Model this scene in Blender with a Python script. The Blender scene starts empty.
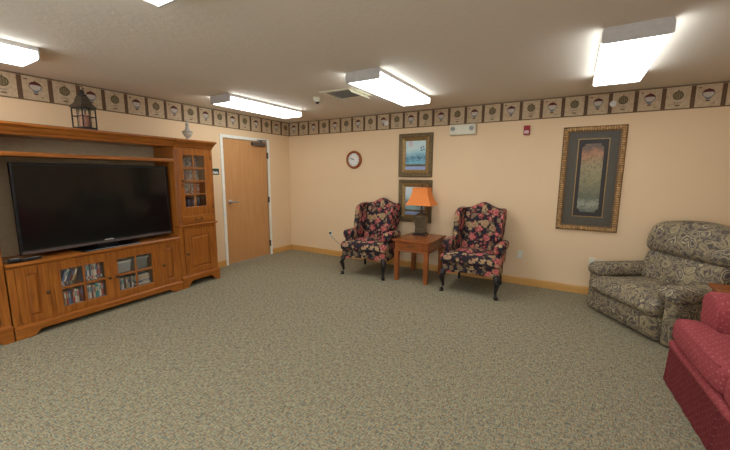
import bpy, bmesh, math, random
from mathutils import Vector, Matrix
R = math.radians
rnd = random.Random(7)
scene = bpy.context.scene
COL = scene.collection

# ------------------------------------------------------------------ mesh helpers
class MB:
    def __init__(s):
        s.bm = bmesh.new(); s.mi = 0
    def _f(s, vs, smooth=False):
        try:
            f = s.bm.faces.new(vs)
        except ValueError:
            return None
        f.material_index = s.mi; f.smooth = smooth
        return f
    def box(s, x0, x1, y0, y1, z0, z1, bev=0.0, seg=2, M=None):
        b = bmesh.new()
        vs = [b.verts.new((x, y, z)) for x in (x0, x1) for y in (y0, y1) for z in (z0, z1)]
        for q in ((0,1,3,2),(4,6,7,5),(0,4,5,1),(2,3,7,6),(0,2,6,4),(1,5,7,3)):
            b.faces.new([vs[i] for i in q])
        if bev > 0:
            bmesh.ops.bevel(b, geom=list(b.edges), offset=bev, segments=seg, profile=0.5, affect='EDGES')
        s.add(b, M); return s
    def add(s, b, M=None, smooth=None):
        if M is not None: bmesh.ops.transform(b, matrix=M, verts=b.verts)
        mp = {v: s.bm.verts.new(v.co) for v in b.verts}
        for f in b.faces:
            g = s._f([mp[v] for v in f.verts])
            if g is not None and smooth is not None: g.smooth = smooth
        b.free()
    def prism(s, pts, axis, a, b_, bev=0.0, seg=2, smooth=False):
        """outline pts (2D) in the plane across `axis`, extruded from a to b_"""
        b = bmesh.new()
        def P(p, t):
            if axis == 'x': return (t, p[0], p[1])
            if axis == 'y': return (p[0], t, p[1])
            return (p[0], p[1], t)
        A = [b.verts.new(P(p, a)) for p in pts]; B = [b.verts.new(P(p, b_)) for p in pts]
        n = len(pts)
        caps = [b.faces.new(A), b.faces.new(B[::-1])]
        for i in range(n): b.faces.new([A[i], B[i], B[(i+1) % n], A[(i+1) % n]])
        if bev > 0:
            ce = set(caps[0].edges) | set(caps[1].edges)
            bmesh.ops.bevel(b, geom=list(ce), offset=bev, segments=seg, profile=0.5, affect='EDGES')
        bmesh.ops.recalc_face_normals(b, faces=b.faces)
        s.add(b, None, smooth); return s
    def tube(s, pts, rad, n=10, cap=True):
        pts = [Vector(p) for p in pts]
        if not hasattr(rad, '__len__'): rad = [rad]*len(pts)
        rings = []; up = Vector((0.13, 0.27, 0.95)).normalized()
        for i, p in enumerate(pts):
            t = (pts[min(i+1, len(pts)-1)] - pts[max(i-1, 0)]).normalized()
            u = t.cross(up)
            if u.length < 1e-4: u = t.cross(Vector((1, 0, 0)))
            u.normalize(); v = t.cross(u)
            rings.append([s.bm.verts.new(p + (u*math.cos(2*math.pi*k/n) + v*math.sin(2*math.pi*k/n))*rad[i]) for k in range(n)])
        for a, b in zip(rings, rings[1:]):
            for k in range(n): s._f([a[k], a[(k+1) % n], b[(k+1) % n], b[k]], True)
        if cap:
            s._f(rings[0][::-1]); s._f(rings[-1])
        return s
    def lathe(s, prof, c=(0, 0, 0), axis='z', n=24, cap=True):
        """prof: list of (radius, height along axis)"""
        c = Vector(c); rings = []
        for r, h in prof:
            ring = []
            for k in range(n):
                a = 2*math.pi*k/n; x, y = r*math.cos(a), r*math.sin(a)
                d = {'z': (x, y, h), 'x': (h, x, y), 'y': (y, h, x)}[axis]
                ring.append(s.bm.verts.new(c + Vector(d)))
            rings.append(ring)
        for a, b in zip(rings, rings[1:]):
            for k in range(n): s._f([a[k], a[(k+1) % n], b[(k+1) % n], b[k]], True)
        if cap:
            s._f(rings[0][::-1]); s._f(rings[-1])
        return s
    def sqlathe(s, prof, c=(0, 0, 0)):
        """square section loft: prof list of (half x, half y, z)"""
        c = Vector(c); rings = []
        for hx, hy, h in prof:
            rings.append([s.bm.verts.new(c + Vector((sx*hx, sy*hy, h))) for sx, sy in ((-1,-1),(1,-1),(1,1),(-1,1))])
        for a, b in zip(rings, rings[1:]):
            for k in range(4): s._f([a[k], a[(k+1) % 4], b[(k+1) % 4], b[k]])
        s._f(rings[0][::-1]); s._f(rings[-1]); return s
    def rbox(s, c0, c1, r, seg=3, inner=(6, 6, 6), f=None):
        """soft box with rounded edges; f(p, u) moves each point, u in [-1,1]^3"""
        c0, c1 = Vector(c0), Vector(c1); C = (c0+c1)/2; h = (c1-c0)/2
        b = bmesh.new(); cache = {}
        ax = []
        for i in range(3):
            inn = max(h[i]-r, 1e-4); m = inner[i]
            L = [-inn - r*(seg-k)/seg for k in range(seg)] + [-inn + 2*inn*k/m for k in range(m+1)] + [inn + r*(k+1)/seg for k in range(seg)]
            ax.append(L)
        def V(i, j, k):
            key = (i, j, k)
            if key in cache: return cache[key]
            p = Vector((ax[0][i], ax[1][j], ax[2][k]))
            q = Vector([max(-max(h[t]-r, 1e-4), min(max(h[t]-r, 1e-4), p[t])) for t in range(3)])
            d = p - q
            if d.length > 1e-9: p = q + d.normalized()*min(r, max(abs(d.x), abs(d.y), abs(d.z)))
            u = Vector([p[t]/h[t] for t in range(3)])
            P = C + p
            if f: P = f(P, u)
            cache[key] = b.verts.new(P); return cache[key]
        N = [len(a)-1 for a in ax]
        for t in range(3):
            a1, a2 = [x for x in range(3) if x != t]
            for side in (0, N[t]):
                for i in range(N[a1]):
                    for j in range(N[a2]):
                        ids = []
                        for di, dj in ((0,0),(1,0),(1,1),(0,1)):
                            I = [0,0,0]; I[t] = side; I[a1] = i+di; I[a2] = j+dj
                            ids.append(V(*I))
                        b.faces.new(ids)
        bmesh.ops.recalc_face_normals(b, faces=b.faces)
        s.add(b, None, True); return s
    def molding(s, x0, x1, yb, yf, prof, sides=(True, True), k=1.0):
        """profile (outward offset, z) swept round left, front and right of a rectangle (front is +y)"""
        rings = []
        for o, z in prof:
            oL = o*k if sides[0] else 0; oR = o*k if sides[1] else 0
            rings.append([s.bm.verts.new(p) for p in ((x0-oL, yb, z), (x0-oL, yf+o, z), (x1+oR, yf+o, z), (x1+oR, yb, z))])
        for a, b in zip(rings, rings[1:]):
            for k in range(3): s._f([a[k], a[k+1], b[k+1], b[k]])
            s._f([a[3], a[0], b[0], b[3]])
        s._f(rings[0]); s._f(rings[-1][::-1]); return s
    def disc(s, c, rx, rz, n=20, a0=0, a1=2*math.pi, plane='y'):
        full = abs(a1-a0-2*math.pi) < 1e-6
        vs = []
        for k in range(n if full else n+1):
            a = a0 + (a1-a0)*k/n
            u, w = rx*math.cos(a), rz*math.sin(a)
            vs.append(s.bm.verts.new((c[0]+u, c[1], c[2]+w) if plane == 'y' else (c[0], c[1]+u, c[2]+w)))
        s._f(vs); return s
    def build(s, name, mats, parent=None, sharp=40):
        bm = s.bm
        bmesh.ops.recalc_face_normals(bm, faces=bm.faces)
        if sharp:
            for e in bm.edges:
                if len(e.link_faces) == 2 and e.calc_face_angle(0) > R(sharp): e.smooth = False
        me = bpy.data.meshes.new(name); bm.to_mesh(me); bm.free()
        for m in (mats if isinstance(mats, (list, tuple)) else [mats]): me.materials.append(m)
        o = bpy.data.objects.new(name, me); COL.objects.link(o)
        if parent: o.parent = parent
        return o

def tag(o, label=None, cat=None, group=None, kind=None):
    if label: o['label'] = label
    if cat: o['category'] = cat
    if group: o['group'] = group
    if kind: o['kind'] = kind
    return o
def empty(name, loc, rz=0.0):
    o = bpy.data.objects.new(name, None); COL.objects.link(o)
    o.location = loc; o.rotation_euler = (0, 0, rz); o.empty_display_size = .1
    return o
def copy_tree(o, parent=None):
    c = o.copy(); COL.objects.link(c)
    if parent: c.parent = parent
    for ch in list(o.children): copy_tree(ch, c)
    return c

# ------------------------------------------------------------------ materials
def lin(c):
    return tuple(((v/255)/12.92 if v/255 <= .04045 else ((v/255+.055)/1.055)**2.4) for v in c) + (1,)
class NT:
    def __init__(s, name):
        s.m = bpy.data.materials.new(name); s.m.use_nodes = True
        s.t = s.m.node_tree; s.t.nodes.clear()
        s.out = s.n('ShaderNodeOutputMaterial'); s.b = s.n('ShaderNodeBsdfPrincipled')
        s.l(s.b.outputs[0], s.out.inputs[0])
    def n(s, t, **kw):
        nd = s.t.nodes.new(t)
        for k, v in kw.items():
            if k in nd.inputs: nd.inputs[k].default_value = v
            else: setattr(nd, k, v)
        return nd
    def l(s, a, b): s.t.links.new(a, b)
    def coord(s, scale=(1,1,1), rot=(0,0,0)):
        tc = s.n('ShaderNodeTexCoord'); mp = s.n('ShaderNodeMapping')
        mp.inputs['Scale'].default_value = scale; mp.inputs['Rotation'].default_value = rot
        s.l(tc.outputs['Object'], mp.inputs[0]); return mp.outputs[0]
    def noise(s, v, scale, detail=3, rough=.5, dist=0):
        n = s.n('ShaderNodeTexNoise', Scale=scale, Detail=detail, Roughness=rough, Distortion=dist); s.l(v, n.inputs['Vector']); return n
    def ramp(s, fac, stops, interp='LINEAR'):
        r = s.n('ShaderNodeValToRGB'); r.color_ramp.interpolation = interp
        e = r.color_ramp.elements
        while len(e) < len(stops): e.new(.5)
        for i, (p, c) in enumerate(stops):
            e[i].position = p; e[i].color = c if len(c) == 4 else tuple(c)+(1,)
        s.l(fac, r.inputs[0]); return r.outputs[0]
    def mix(s, fac, a, b, mode='MIX'):
        m = s.n('ShaderNodeMix'); m.data_type = 'RGBA'; m.blend_type = mode
        for sock, v in ((m.inputs[0], fac), (m.inputs[6], a), (m.inputs[7], b)):
            if hasattr(v, 'is_linked'): s.l(v, sock)
            elif isinstance(v, (int, float)): sock.default_value = v
            else: sock.default_value = v
        return m.outputs[2]
    def math(s, op, a, b=None):
        m = s.n('ShaderNodeMath'); m.operation = op
        for i, v in enumerate((a, b)):
            if v is None: continue
            if hasattr(v, 'is_linked'): s.l(v, m.inputs[i])
            else: m.inputs[i].default_value = v
        return m.outputs[0]
    def fin(s, col, rough=.6, spec=.3, metal=0, bump=None, bs=.1, bd=.005):
        if hasattr(col, 'is_linked'): s.l(col, s.b.inputs['Base Color'])
        else: s.b.inputs['Base Color'].default_value = col
        if hasattr(rough, 'is_linked'): s.l(rough, s.b.inputs['Roughness'])
        else: s.b.inputs['Roughness'].default_value = rough
        s.b.inputs['Specular IOR Level'].default_value = spec
        s.b.inputs['Metallic'].default_value = metal
        if bump is not None:
            bp = s.n('ShaderNodeBump', Strength=bs, Distance=bd); s.l(bump, bp.inputs['Height']); s.l(bp.outputs[0], s.b.inputs['Normal'])
        return s.m

def plain(name, rgb, rough=.6, spec=.3, metal=0, var=.06, nscale=30):
    t = NT(name); v = t.coord(); n = t.noise(v, nscale)
    c = lin(rgb); d = tuple(max(0, x*(1-var)) for x in c[:3])+(1,); e = tuple(min(1, x*(1+var)) for x in c[:3])+(1,)
    return t.fin(t.ramp(n.outputs[0], [(.3, d), (.7, e)]), rough, spec, metal)

def wood(name, grain, base=(158, 92, 33), dark=(100, 52, 16), light=(186, 120, 52), rough=.3, freq=1.0):
    """grain: axis index the fibres run along"""
    t = NT(name)
    sc = [34*freq]*3; sc[grain] = 2.2*freq
    v = t.coord(tuple(sc)); n = t.noise(v, 1.3, 5, .6, .6)
    sc2 = [120]*3; sc2[grain] = 5
    v2 = t.coord(tuple(sc2)); n2 = t.noise(v2, 1.0, 2, .5)
    c = t.ramp(n.outputs[0], [(.18, lin(dark)), (.5, lin(base)), (.84, lin(light))])
    c = t.mix(t.ramp(n2.outputs[0], [(.52, (0,0,0)), (.75, (.38,.38,.38))]), c, lin(dark))
    return t.fin(c, rough, .4, 0, n2.outputs[0], .08, .002)

def m_wall():
    t = NT('wall_paint'); v = t.coord()
    n = t.noise(v, 1.2, 2); n2 = t.noise(v, 140, 3)
    c = t.ramp(n.outputs[0], [(.3, lin((226, 197, 158))), (.7, lin((229, 201, 162)))])
    return t.fin(c, .62, .25, 0, n2.outputs[0], .12, .003)
def m_ceil():
    t = NT('ceiling_texture'); v = t.coord()
    n = t.noise(v, 22, 5, .6, .4); n2 = t.noise(v, 90, 2)
    h = t.math('ADD', t.ramp(n.outputs[0], [(.42, (0,0,0)), (.6, (1,1,1))]), t.math('MULTIPLY', n2.outputs[0], .3))
    return t.fin(lin((218, 208, 194)), .85, .15, 0, h, .16, .005)
def m_carpet():
    t = NT('woven_carpet')
    a = t.noise(t.coord((26, 120, 26)), 1.0, 2, .55)
    b = t.noise(t.coord((120, 26, 26)), 1.0, 2, .55)
    ck = t.noise(t.coord((44, 44, 44)), 1.0, 1, .4)
    sel = t.ramp(ck.outputs[0], [(.46, (0,0,0)), (.54, (1,1,1))])
    w = t.mix(sel, a.outputs[0], b.outputs[0])
    hue = t.noise(t.coord((60, 60, 60)), 1.0, 2, .6)
    darks = t.ramp(hue.outputs[0], [(.34, lin((84, 106, 122))), (.44, lin((110, 106, 92))), (.56, lin((120, 110, 88))), (.66, lin((156, 98, 74)))])
    lights = t.ramp(hue.outputs[0], [(.35, lin((158, 160, 134))), (.65, lin((182, 166, 132)))])
    c = t.mix(t.ramp(w, [(.38, (0,0,0)), (.60, (1,1,1))]), darks, lights)
    fine = t.noise(t.coord(), 420, 2)
    c = t.mix(t.math('MULTIPLY', fine.outputs[0], .25), c, lin((84, 80, 66)))
    return t.fin(c, .95, .05, 0, w, .4, .005)
def m_floral():
    t = NT('floral_upholstery'); v = t.coord()
    nz = t.noise(v, 20, 3, .6)
    dv = t.n('ShaderNodeVectorMath', operation='SCALE'); t.l(nz.outputs[1], dv.inputs[0]); dv.inputs['Scale'].default_value = .075
    av = t.n('ShaderNodeVectorMath', operation='ADD'); t.l(v, av.inputs[0]); t.l(dv.outputs[0], av.inputs[1])
    P = av.outputs[0]
    def vor(scale, rand=.85, off=None, feat='F1'):
        x = t.n('ShaderNodeTexVoronoi', Scale=scale, Randomness=rand); x.feature = feat
        if off:
            o = t.n('ShaderNodeVectorMath', operation='ADD'); t.l(P, o.inputs[0]); o.inputs[1].default_value = off; t.l(o.outputs[0], x.inputs['Vector'])
        else: t.l(P, x.inputs['Vector'])
        return x
    fl = vor(9.2, .85); lf = vor(14.5, .95, (3.1, 1.7, .4)); sm = vor(20, 1, (7.7, 2.1, 5))
    base = lin((46, 42, 48))
    # leaves and tan blooms
    lc = t.ramp(lf.outputs['Color'], [(.0, lin((126, 106, 82))), (.4, lin((172, 142, 108))), (.7, lin((104, 90, 76)))], 'CONSTANT')
    c = t.mix(t.ramp(lf.outputs['Distance'], [(.40, (1,1,1)), (.45, (0,0,0))]), base, lc)
    # small rosy buds
    c = t.mix(t.ramp(sm.outputs['Distance'], [(.20, (1,1,1)), (.25, (0,0,0))]), c, lin((178, 98, 94)))
    # big blooms with petal rings
    pet = vor(46, 1, (1.3, .2, 9))
    ring = t.math('ADD', fl.outputs['Distance'], t.math('MULTIPLY', pet.outputs['Distance'], .22))
    red = t.ramp(ring, [(.10, lin((222, 172, 146))), (.20, lin((136, 46, 50))), (.30, lin((188, 94, 92))), (.40, lin((204, 130, 118))), (.52, lin((152, 64, 66)))])
    tan = t.ramp(ring, [(.10, lin((120, 70, 56))), (.18, lin((190, 160, 118))), (.30, lin((142, 112, 84))), (.46, lin((176, 146, 108)))])
    sep = t.n('ShaderNodeSeparateColor'); t.l(fl.outputs['Color'], sep.inputs[0])
    fc = t.mix(t.ramp(sep.outputs[0], [(.66, (0,0,0)), (.68, (1,1,1))]), red, tan)
    c = t.mix(t.ramp(ring, [(.545, (1,1,1)), (.585, (0,0,0))]), c, fc)
    w = t.noise(v, 500, 1)
    return t.fin(c, .85, .15, 0, w.outputs[0], .15, .002)
def m_paisley():
    t = NT('paisley_upholstery'); v = t.coord()
    def warp(scale, amt, det=2):
        nz = t.noise(v, scale, det)
        dv = t.n('ShaderNodeVectorMath', operation='SCALE'); t.l(nz.outputs[1], dv.inputs[0]); dv.inputs['Scale'].default_value = amt
        av = t.n('ShaderNodeVectorMath', operation='ADD'); t.l(v, av.inputs[0]); t.l(dv.outputs[0], av.inputs[1]); return av.outputs[0]
    P = warp(8, .12)
    vo = t.n('ShaderNodeTexVoronoi', Scale=8.0, Randomness=1.0); t.l(P, vo.inputs['Vector']); d = vo.outputs['Distance']
    sep = t.n('ShaderNodeSeparateColor'); t.l(vo.outputs['Color'], sep.inputs[0])
    base = t.ramp(t.noise(v, 11, 3).outputs[0], [(.35, lin((104, 94, 84))), (.65, lin((122, 110, 94)))])
    # scattered leafy ground
    v2 = t.n('ShaderNodeTexVoronoi', Scale=30, Randomness=1.0); t.l(warp(20, .05), v2.inputs['Vector'])
    c = t.mix(t.ramp(v2.outputs['Distance'], [(.24, (.55,.55,.55)), (.34, (0,0,0))]), base, lin((78, 70, 68)))
    cn_ = t.noise(v, 6.5, 1.5, .45, 1.2)
    fr_ = t.math('ABSOLUTE', t.math('SUBTRACT', t.math('FRACT', t.math('MULTIPLY', cn_.outputs[0], 9.0)), .5))
    c = t.mix(t.ramp(fr_, [(.0, (0,0,0)), (.32, (0,0,0)), (.40, (.8,.8,.8))]), c, lin((164, 149, 116)))
    c = t.mix(t.ramp(fr_, [(.06, (.6,.6,.6)), (.14, (0,0,0))]), c, lin((76, 69, 67)))
    c = t.mix(t.ramp(v2.outputs['Distance'], [(.54, (0,0,0)), (.64, (.5,.5,.5))]), c, lin((158, 144, 112)))
    # paisley drops: dark eye, pale outline bands
    fill = t.ramp(sep.outputs[0], [(0, lin((104, 96, 92))), (.5, lin((152, 138, 106))), (.75, lin((92, 86, 84)))], 'CONSTANT')
    c = t.mix(t.ramp(d, [(.30, (.8,.8,.8)), (.34, (0,0,0))]), c, fill)
    for r0, w0, col in ((.36, .030, (178, 164, 130)), (.22, .022, (172, 158, 126)), (.42, .018, (86, 78, 76))):
        band = t.math('ABSOLUTE', t.math('SUBTRACT', d, r0))
        c = t.mix(t.ramp(band, [(w0*.7, (.85,.85,.85)), (w0*1.3, (0,0,0))]), c, lin(col))
    c = t.mix(t.ramp(d, [(.09, (.9,.9,.9)), (.13, (0,0,0))]), c, lin((84, 74, 74)))
    return t.fin(c, .8, .2, 0, t.noise(v, 400, 1).outputs[0], .15, .002)
def m_redfabric():
    t = NT('red_dotted_upholstery'); tc = t.n('ShaderNodeTexCoord'); v = tc.outputs['Object']
    n = t.noise(v, 60, 3)
    sp = t.n('ShaderNodeSeparateXYZ'); t.l(v, sp.inputs[0]); sn = t.n('ShaderNodeSeparateXYZ'); t.l(tc.outputs['Normal'], sn.inputs[0])
    cs_ = [t.math('COSINE', t.math('MULTIPLY', sp.outputs[a], 2*math.pi/.05)) for a in range(3)]
    nn_ = [t.math('GREATER_THAN', t.math('ABSOLUTE', sn.outputs[a]), .62) for a in range(3)]
    dot = None
    for a, (b1, b2) in enumerate(((1, 2), (0, 2), (0, 1))):
        m = t.math('MULTIPLY', nn_[a], t.math('MULTIPLY', cs_[b1], cs_[b2]))
        dot = m if dot is None else t.math('MAXIMUM', dot, m)
    c = t.ramp(n.outputs[0], [(.3, lin((148, 62, 67))), (.7, lin((168, 80, 84)))])
    c = t.mix(t.ramp(dot, [(.72, (0,0,0)), (.92, (.6,.6,.6))]), c, lin((196, 128, 120)))
    return t.fin(c, .85, .2, 0, n.outputs[0], .15, .003)
def m_glass():
    t = NT('clear_glass')
    t.t.nodes.remove(t.b)
    tr = t.n('ShaderNodeBsdfTransparent'); tr.inputs[0].default_value = (.985, .99, .985, 1)
    gl = t.n('ShaderNodeBsdfGlossy'); gl.inputs['Roughness'].default_value = .04
    fr = t.n('ShaderNodeLayerWeight', Blend=.5); mx = t.n('ShaderNodeMixShader')
    t.l(t.math('ADD', t.math('MULTIPLY', t.math('POWER', fr.outputs['Facing'], 4.0), .5), .08), mx.inputs[0]); t.l(tr.outputs[0], mx.inputs[1]); t.l(gl.outputs[0], mx.inputs[2]); t.l(mx.outputs[0], t.out.inputs[0])
    return t.m
def m_emit(name, rgb, strength):
    t = NT(name); t.b.inputs['Base Color'].default_value = (.8,.8,.8,1)
    t.b.inputs['Emission Color'].default_value = rgb+(1,); t.b.inputs['Emission Strength'].default_value = strength
    return t.m

LAMP = 5.0
M = dict(
    wall=m_wall(), ceil=m_ceil(), carpet=m_carpet(),
    oakX=wood('oak_along_x', 0), oakZ=wood('oak_along_z', 2), oakY=wood('oak_along_y', 1),
    base=wood('baseboard_oak', 0, (206, 156, 88), (190, 138, 70), (214, 166, 100)),
    baseY=wood('baseboard_oak_y', 1, (206, 156, 88), (190, 138, 70), (214, 166, 100)),
    door=wood('door_veneer', 2, (194, 142, 90), (182, 128, 78), (202, 154, 104), .45, .6),
    cherX=wood('cherry_along_x', 0, (148, 82, 38), (112, 58, 26), (172, 102, 52), .25),
    cherZ=wood('cherry_along_z', 2, (156, 88, 42), (120, 64, 28), (178, 108, 56), .3),
    jamb=plain('door_frame_paint', (232, 230, 218), .5),
    steel=plain('brushed_steel', (196, 194, 192), .3, .5, .7), dsteel=plain('dark_steel', (92, 88, 86), .45, .5, .5),
    brass=plain('aged_brass', (84, 66, 46), .45, .5, .6), iron=plain('dark_iron', (48, 42, 38), .5, .4, .4),
    white=plain('white_plastic', (226, 224, 216), .45), offwhite=plain('ivory_plastic', (218, 214, 192), .45),
    housing=plain('fixture_white_metal', (186, 180, 174), .55),
    lens=m_emit('lit_lens', (.93, .97, 1.0), LAMP), lens_side=m_emit('lit_lens_prismatic_side', (.90, .97, 1.0), LAMP*1.1),
    floral=m_floral(), paisley=m_paisley(), red=m_redfabric(), glass=m_glass(),
    black=plain('black_plastic', (22, 21, 22), .4), gloss=plain('gloss_black', (14, 14, 15), .12, .5),
    ebony=plain('ebonised_wood', (34, 30, 30), .35, .4),
    redp=plain('alarm_red', (150, 28, 36), .4), clearw=plain('strobe_lens', (214, 190, 186), .2),
    green=plain('sign_green', (36, 66, 56), .5), grey=plain('grey_plastic', (128, 126, 122), .5),
    dgrey=plain('dark_grey', (60, 58, 56), .6),
)

# ------------------------------------------------------------------ room shell
H = 2.44; XR = 7.2; YF = -6.15; T = .12
DY0, DY1, DZ = -1.475, -.565, 2.035           # door opening
def struct(o): o['kind'] = 'structure'; return o
struct(MB().box(-T, XR+T, YF-T, T, -.1, 0).build('floor', M['carpet']))
struct(MB().box(-T, XR+T, YF-T, T, H, H+.1).build('ceiling', M['ceil']))
struct(MB().box(-T, XR+T, 0, T, 0, H).build('wall_back', M['wall']))
w = MB(); w.box(-T, 0, YF, DY0, 0, H); w.box(-T, 0, DY1, 0, 0, H); w.box(-T, 0, DY0, DY1, DZ, H)
struct(w.build('wall_left', M['wall']))
struct(MB().box(XR, XR+T, YF, 0, 0, H).build('wall_right', M['wall']))
ADDED_WIN = ((1.2, 3.4), (4.0, 6.2)); WZ0, WZ1 = .75, 2.10  # invented windows behind the camera, added to let daylight fill the back wall
w = MB(); xs = [-T, ADDED_WIN[0][0], ADDED_WIN[0][1], ADDED_WIN[1][0], ADDED_WIN[1][1], XR+T]
for a_, b_ in ((0, 1), (2, 3), (4, 5)): w.box(xs[a_], xs[b_], YF-T, YF, 0, H)
for a_, b_ in ADDED_WIN: w.box(a_, b_, YF-T, YF, 0, WZ0); w.box(a_, b_, YF-T, YF, WZ1, H)
struct(w.build('wall_front', M['wall']))
for k_, (a_, b_) in enumerate(ADDED_WIN):
    m = MB()
    for x0, x1, z0, z1 in ((a_, a_+.05, WZ0, WZ1), (b_-.05, b_, WZ0, WZ1), ((a_+b_)/2-.025, (a_+b_)/2+.025, WZ0, WZ1), (a_, b_, WZ0, WZ0+.05), (a_, b_, WZ1-.05, WZ1)): m.box(x0, x1, YF-.09, YF-.04, z0, z1, .004, 1)
    m.box(a_-.05, b_+.05, YF-.04, YF+.05, WZ0-.03, WZ0, .004, 1)
    wn = struct(m.build('added_window_%d' % (k_+1), M['jamb']))
    m = MB(); v_ = [m.bm.verts.new(q) for q in ((a_, YF-.065, WZ0), (b_, YF-.065, WZ0), (b_, YF-.065, WZ1), (a_, YF-.065, WZ1))]; m._f(v_)
    m.build('pane', M['glass'], wn)
def bprof(): return [(0, 0), (.014, 0), (.014, .085), (.010, .098), (0, .1)]
struct(MB().prism([(-a, z) for a, z in bprof()], 'x', 0, XR).build('baseboard_back', M['base']))
b = MB(); b.prism([(a, z) for a, z in bprof()], 'y', DY1+.05, 0); b.prism([(a, z) for a, z in bprof()], 'y', YF, DY0-.05)
struct(b.build('baseboard_left', M['baseY']))
struct(MB().prism([(XR-a, z) for a, z in bprof()], 'y', YF, 0).build('baseboard_right', M['baseY']))
struct(MB().prism([(YF+a, z) for a, z in bprof()], 'x', 0, XR).build('baseboard_front', M['base']))

# wallpaper border: parchment band with printed balloons and medallions
def m_parch():
    t = NT('border_parchment'); v = t.coord(); n = t.noise(v, 30, 4, .7); n2 = t.noise(v, 9, 2)
    c = t.ramp(n.outputs[0], [(.3, lin((172, 148, 118))), (.6, lin((198, 176, 144)))])
    c = t.mix(t.ramp(n2.outputs[0], [(.55, (0,0,0)), (.75, (.35,.35,.35))]), c, lin((160, 124, 92)))
    return t.fin(c, .6, .2)
BM = [m_parch(), plain('border_brown', (98, 74, 54), .6, .2, 0, .2, 60), plain('border_olive', (98, 86, 62), .6, .2, 0, .25, 120),
      plain('border_maroon', (92, 44, 42), .6, .2, 0, .2, 90), plain('border_pale', (190, 180, 166), .6), plain('border_blue_grey', (120, 122, 122), .6),
      plain('border_edge', (112, 92, 66), .6, .2, 0, .25, 90), plain('border_line_olive', (132, 118, 88), .6)]
ZB0, ZB1 = 2.19, 2.44
def border(name, axis, a_from, a_to, stripes, parity):
    """prints on a wall; axis 'x' back wall (y=0), 'y' left wall (x=0); a runs along the wall"""
    m = MB()
    def P(a, z, d): return (a, -d, z) if axis == 'x' else (d, a, z)
    def rect(a0, a1, z0, z1, d, mi):
        a0, a1 = max(a0, a_from), min(a1, a_to)
        if a1-a0 < .001: return
        m.mi = mi; m._f([m.bm.verts.new(P(a, z, d)) for a, z in ((a0,z0),(a1,z0),(a1,z1),(a0,z1))])
    def poly(pts, d, mi):
        if min(q[0] for q in pts) < a_from or max(q[0] for q in pts) > a_to: return
        m.mi = mi; m._f([m.bm.verts.new(P(a, z, d)) for a, z in pts])
    m.mi = 0
    if axis == 'x': m.box(a_from, a_to, -.0012, 0, ZB0, ZB1)
    else: m.box(0, .0012, a_from, a_to, ZB0, ZB1)
    rect(a_from, a_to, ZB1-.014, ZB1, .0016, 6); rect(a_from, a_to, ZB0, ZB0+.013, .0016, 6)
    per = abs(stripes[1]-stripes[0])
    def ell(c, z, rx, rz, a0, a1, n=18): return [(c+rx*math.cos(a0+(a1-a0)*k/n), z+rz*math.sin(a0+(a1-a0)*k/n)) for k in range(n+1)]
    for i, st in enumerate(stripes):
        rect(st-.019, st+.019, ZB0+.013, ZB1-.016, .0018, 1)
        c = st + per/2; k = (i+parity) % 2
        zc = 2.335
        if k == 0:                      # balloon with dark red crown, pale bowl, small basket
            poly(ell(c, zc, .050, .046, 0, math.pi), .0020, 3)
            poly(ell(c, zc, .050, .046, math.pi, 2*math.pi), .0020, 5)
            poly(ell(c, zc-.002, .041, .036, math.pi, 2*math.pi), .0024, 4)
            poly(ell(c, zc+.004, .046, .010, 0, 2*math.pi), .0024, 4)
            rect(c-.004, c+.004, zc+.044, zc+.056, .0020, 3)
            poly([(c-.030, zc-.036), (c-.014, zc-.064), (c+.014, zc-.064), (c+.030, zc-.036)], .0018, 5)
            rect(c-.016, c+.016, zc-.080, zc-.068, .0020, 3)
            rect(c+.042, c+.056, zc-.106, zc-.096, .0018, 6); rect(c-.082, c-.056, zc+.056, zc+.066, .0018, 3)
        else:                           # olive medallion with spokes and a caption
            poly(ell(c, zc+.002, .046, .046, 0, 2*math.pi), .0018, 2)
            poly(ell(c, zc+.002, .034, .034, 0, 2*math.pi), .0021, 7)
            for q in (-.018, 0, .018): rect(c+q-.004, c+q+.004, zc-.026, zc+.030, .0024, 2)
            rect(c-.006, c+.006, zc+.048, zc+.060, .0018, 2)
            rect(c-.030, c+.030, zc-.074, zc-.068, .0018, 5)
            rect(c-.020, c+.020, zc-.106, zc-.094, .0018, 2)
    return struct(m.build(name, BM))
border('trim_1', 'x', .0015, XR, [.012 + .2383*k for k in range(30)], 0)
border('trim_2', 'y', YF, -.0015, [-.2 - .2365*k for k in range(26)], 1)

# ------------------------------------------------------------------ door in the left wall
d = MB(); d.box(-.05, -.006, DY0+.004, DY1-.004, .012, DZ-.004, .002, 1)
door = struct(d.build('door_1', M['door']))
f = MB()
for y0, y1, z0, z1 in ((DY0-.05, DY0, 0, DZ+.05), (DY1, DY1+.05, 0, DZ+.05), (DY0, DY1, DZ, DZ+.05)):
    f.box(-T+.005, .012, y0, y1, z0, z1, .003, 1)
f.build('door_frame', M['jamb'], door)
h = MB(); h.lathe([(.0, -.006), (.036, -.006), (.036, .006), (.016, .010), (.014, .05), (0, .05)], (0, -1.385, 1.03), 'x')
h.tube([(.045, -1.385, 1.03), (.05, -1.36, 1.03), (.05, -1.27, 1.028)], [.014, .013, .011])
h.build('door_handle', M['steel'], door)
for z in (.22, 1.02, 1.80):
    hh = MB(); hh.tube([(.012, DY1+.003, z-.055), (.012, DY1+.003, z+.055)], .009); hh.box(-.004, .013, DY1-.012, DY1+.018, z-.05, z+.05)
    hh.build('hinge', M['dsteel'], door)
c = MB(); c.box(-.006, .05, -.915, -.635, 1.955, 2.01, .006)
c.box(.035, .048, -.80, -.62, 2.045, 2.057, .002, 1); c.tube([(.03, -.72, 2.01), (.03, -.72, 2.05)], .012); c.tube([(.04, -.63, 2.052), (.02, -.60, 2.068)], .008)
c.build('door_closer', M['dsteel'], door)

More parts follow.
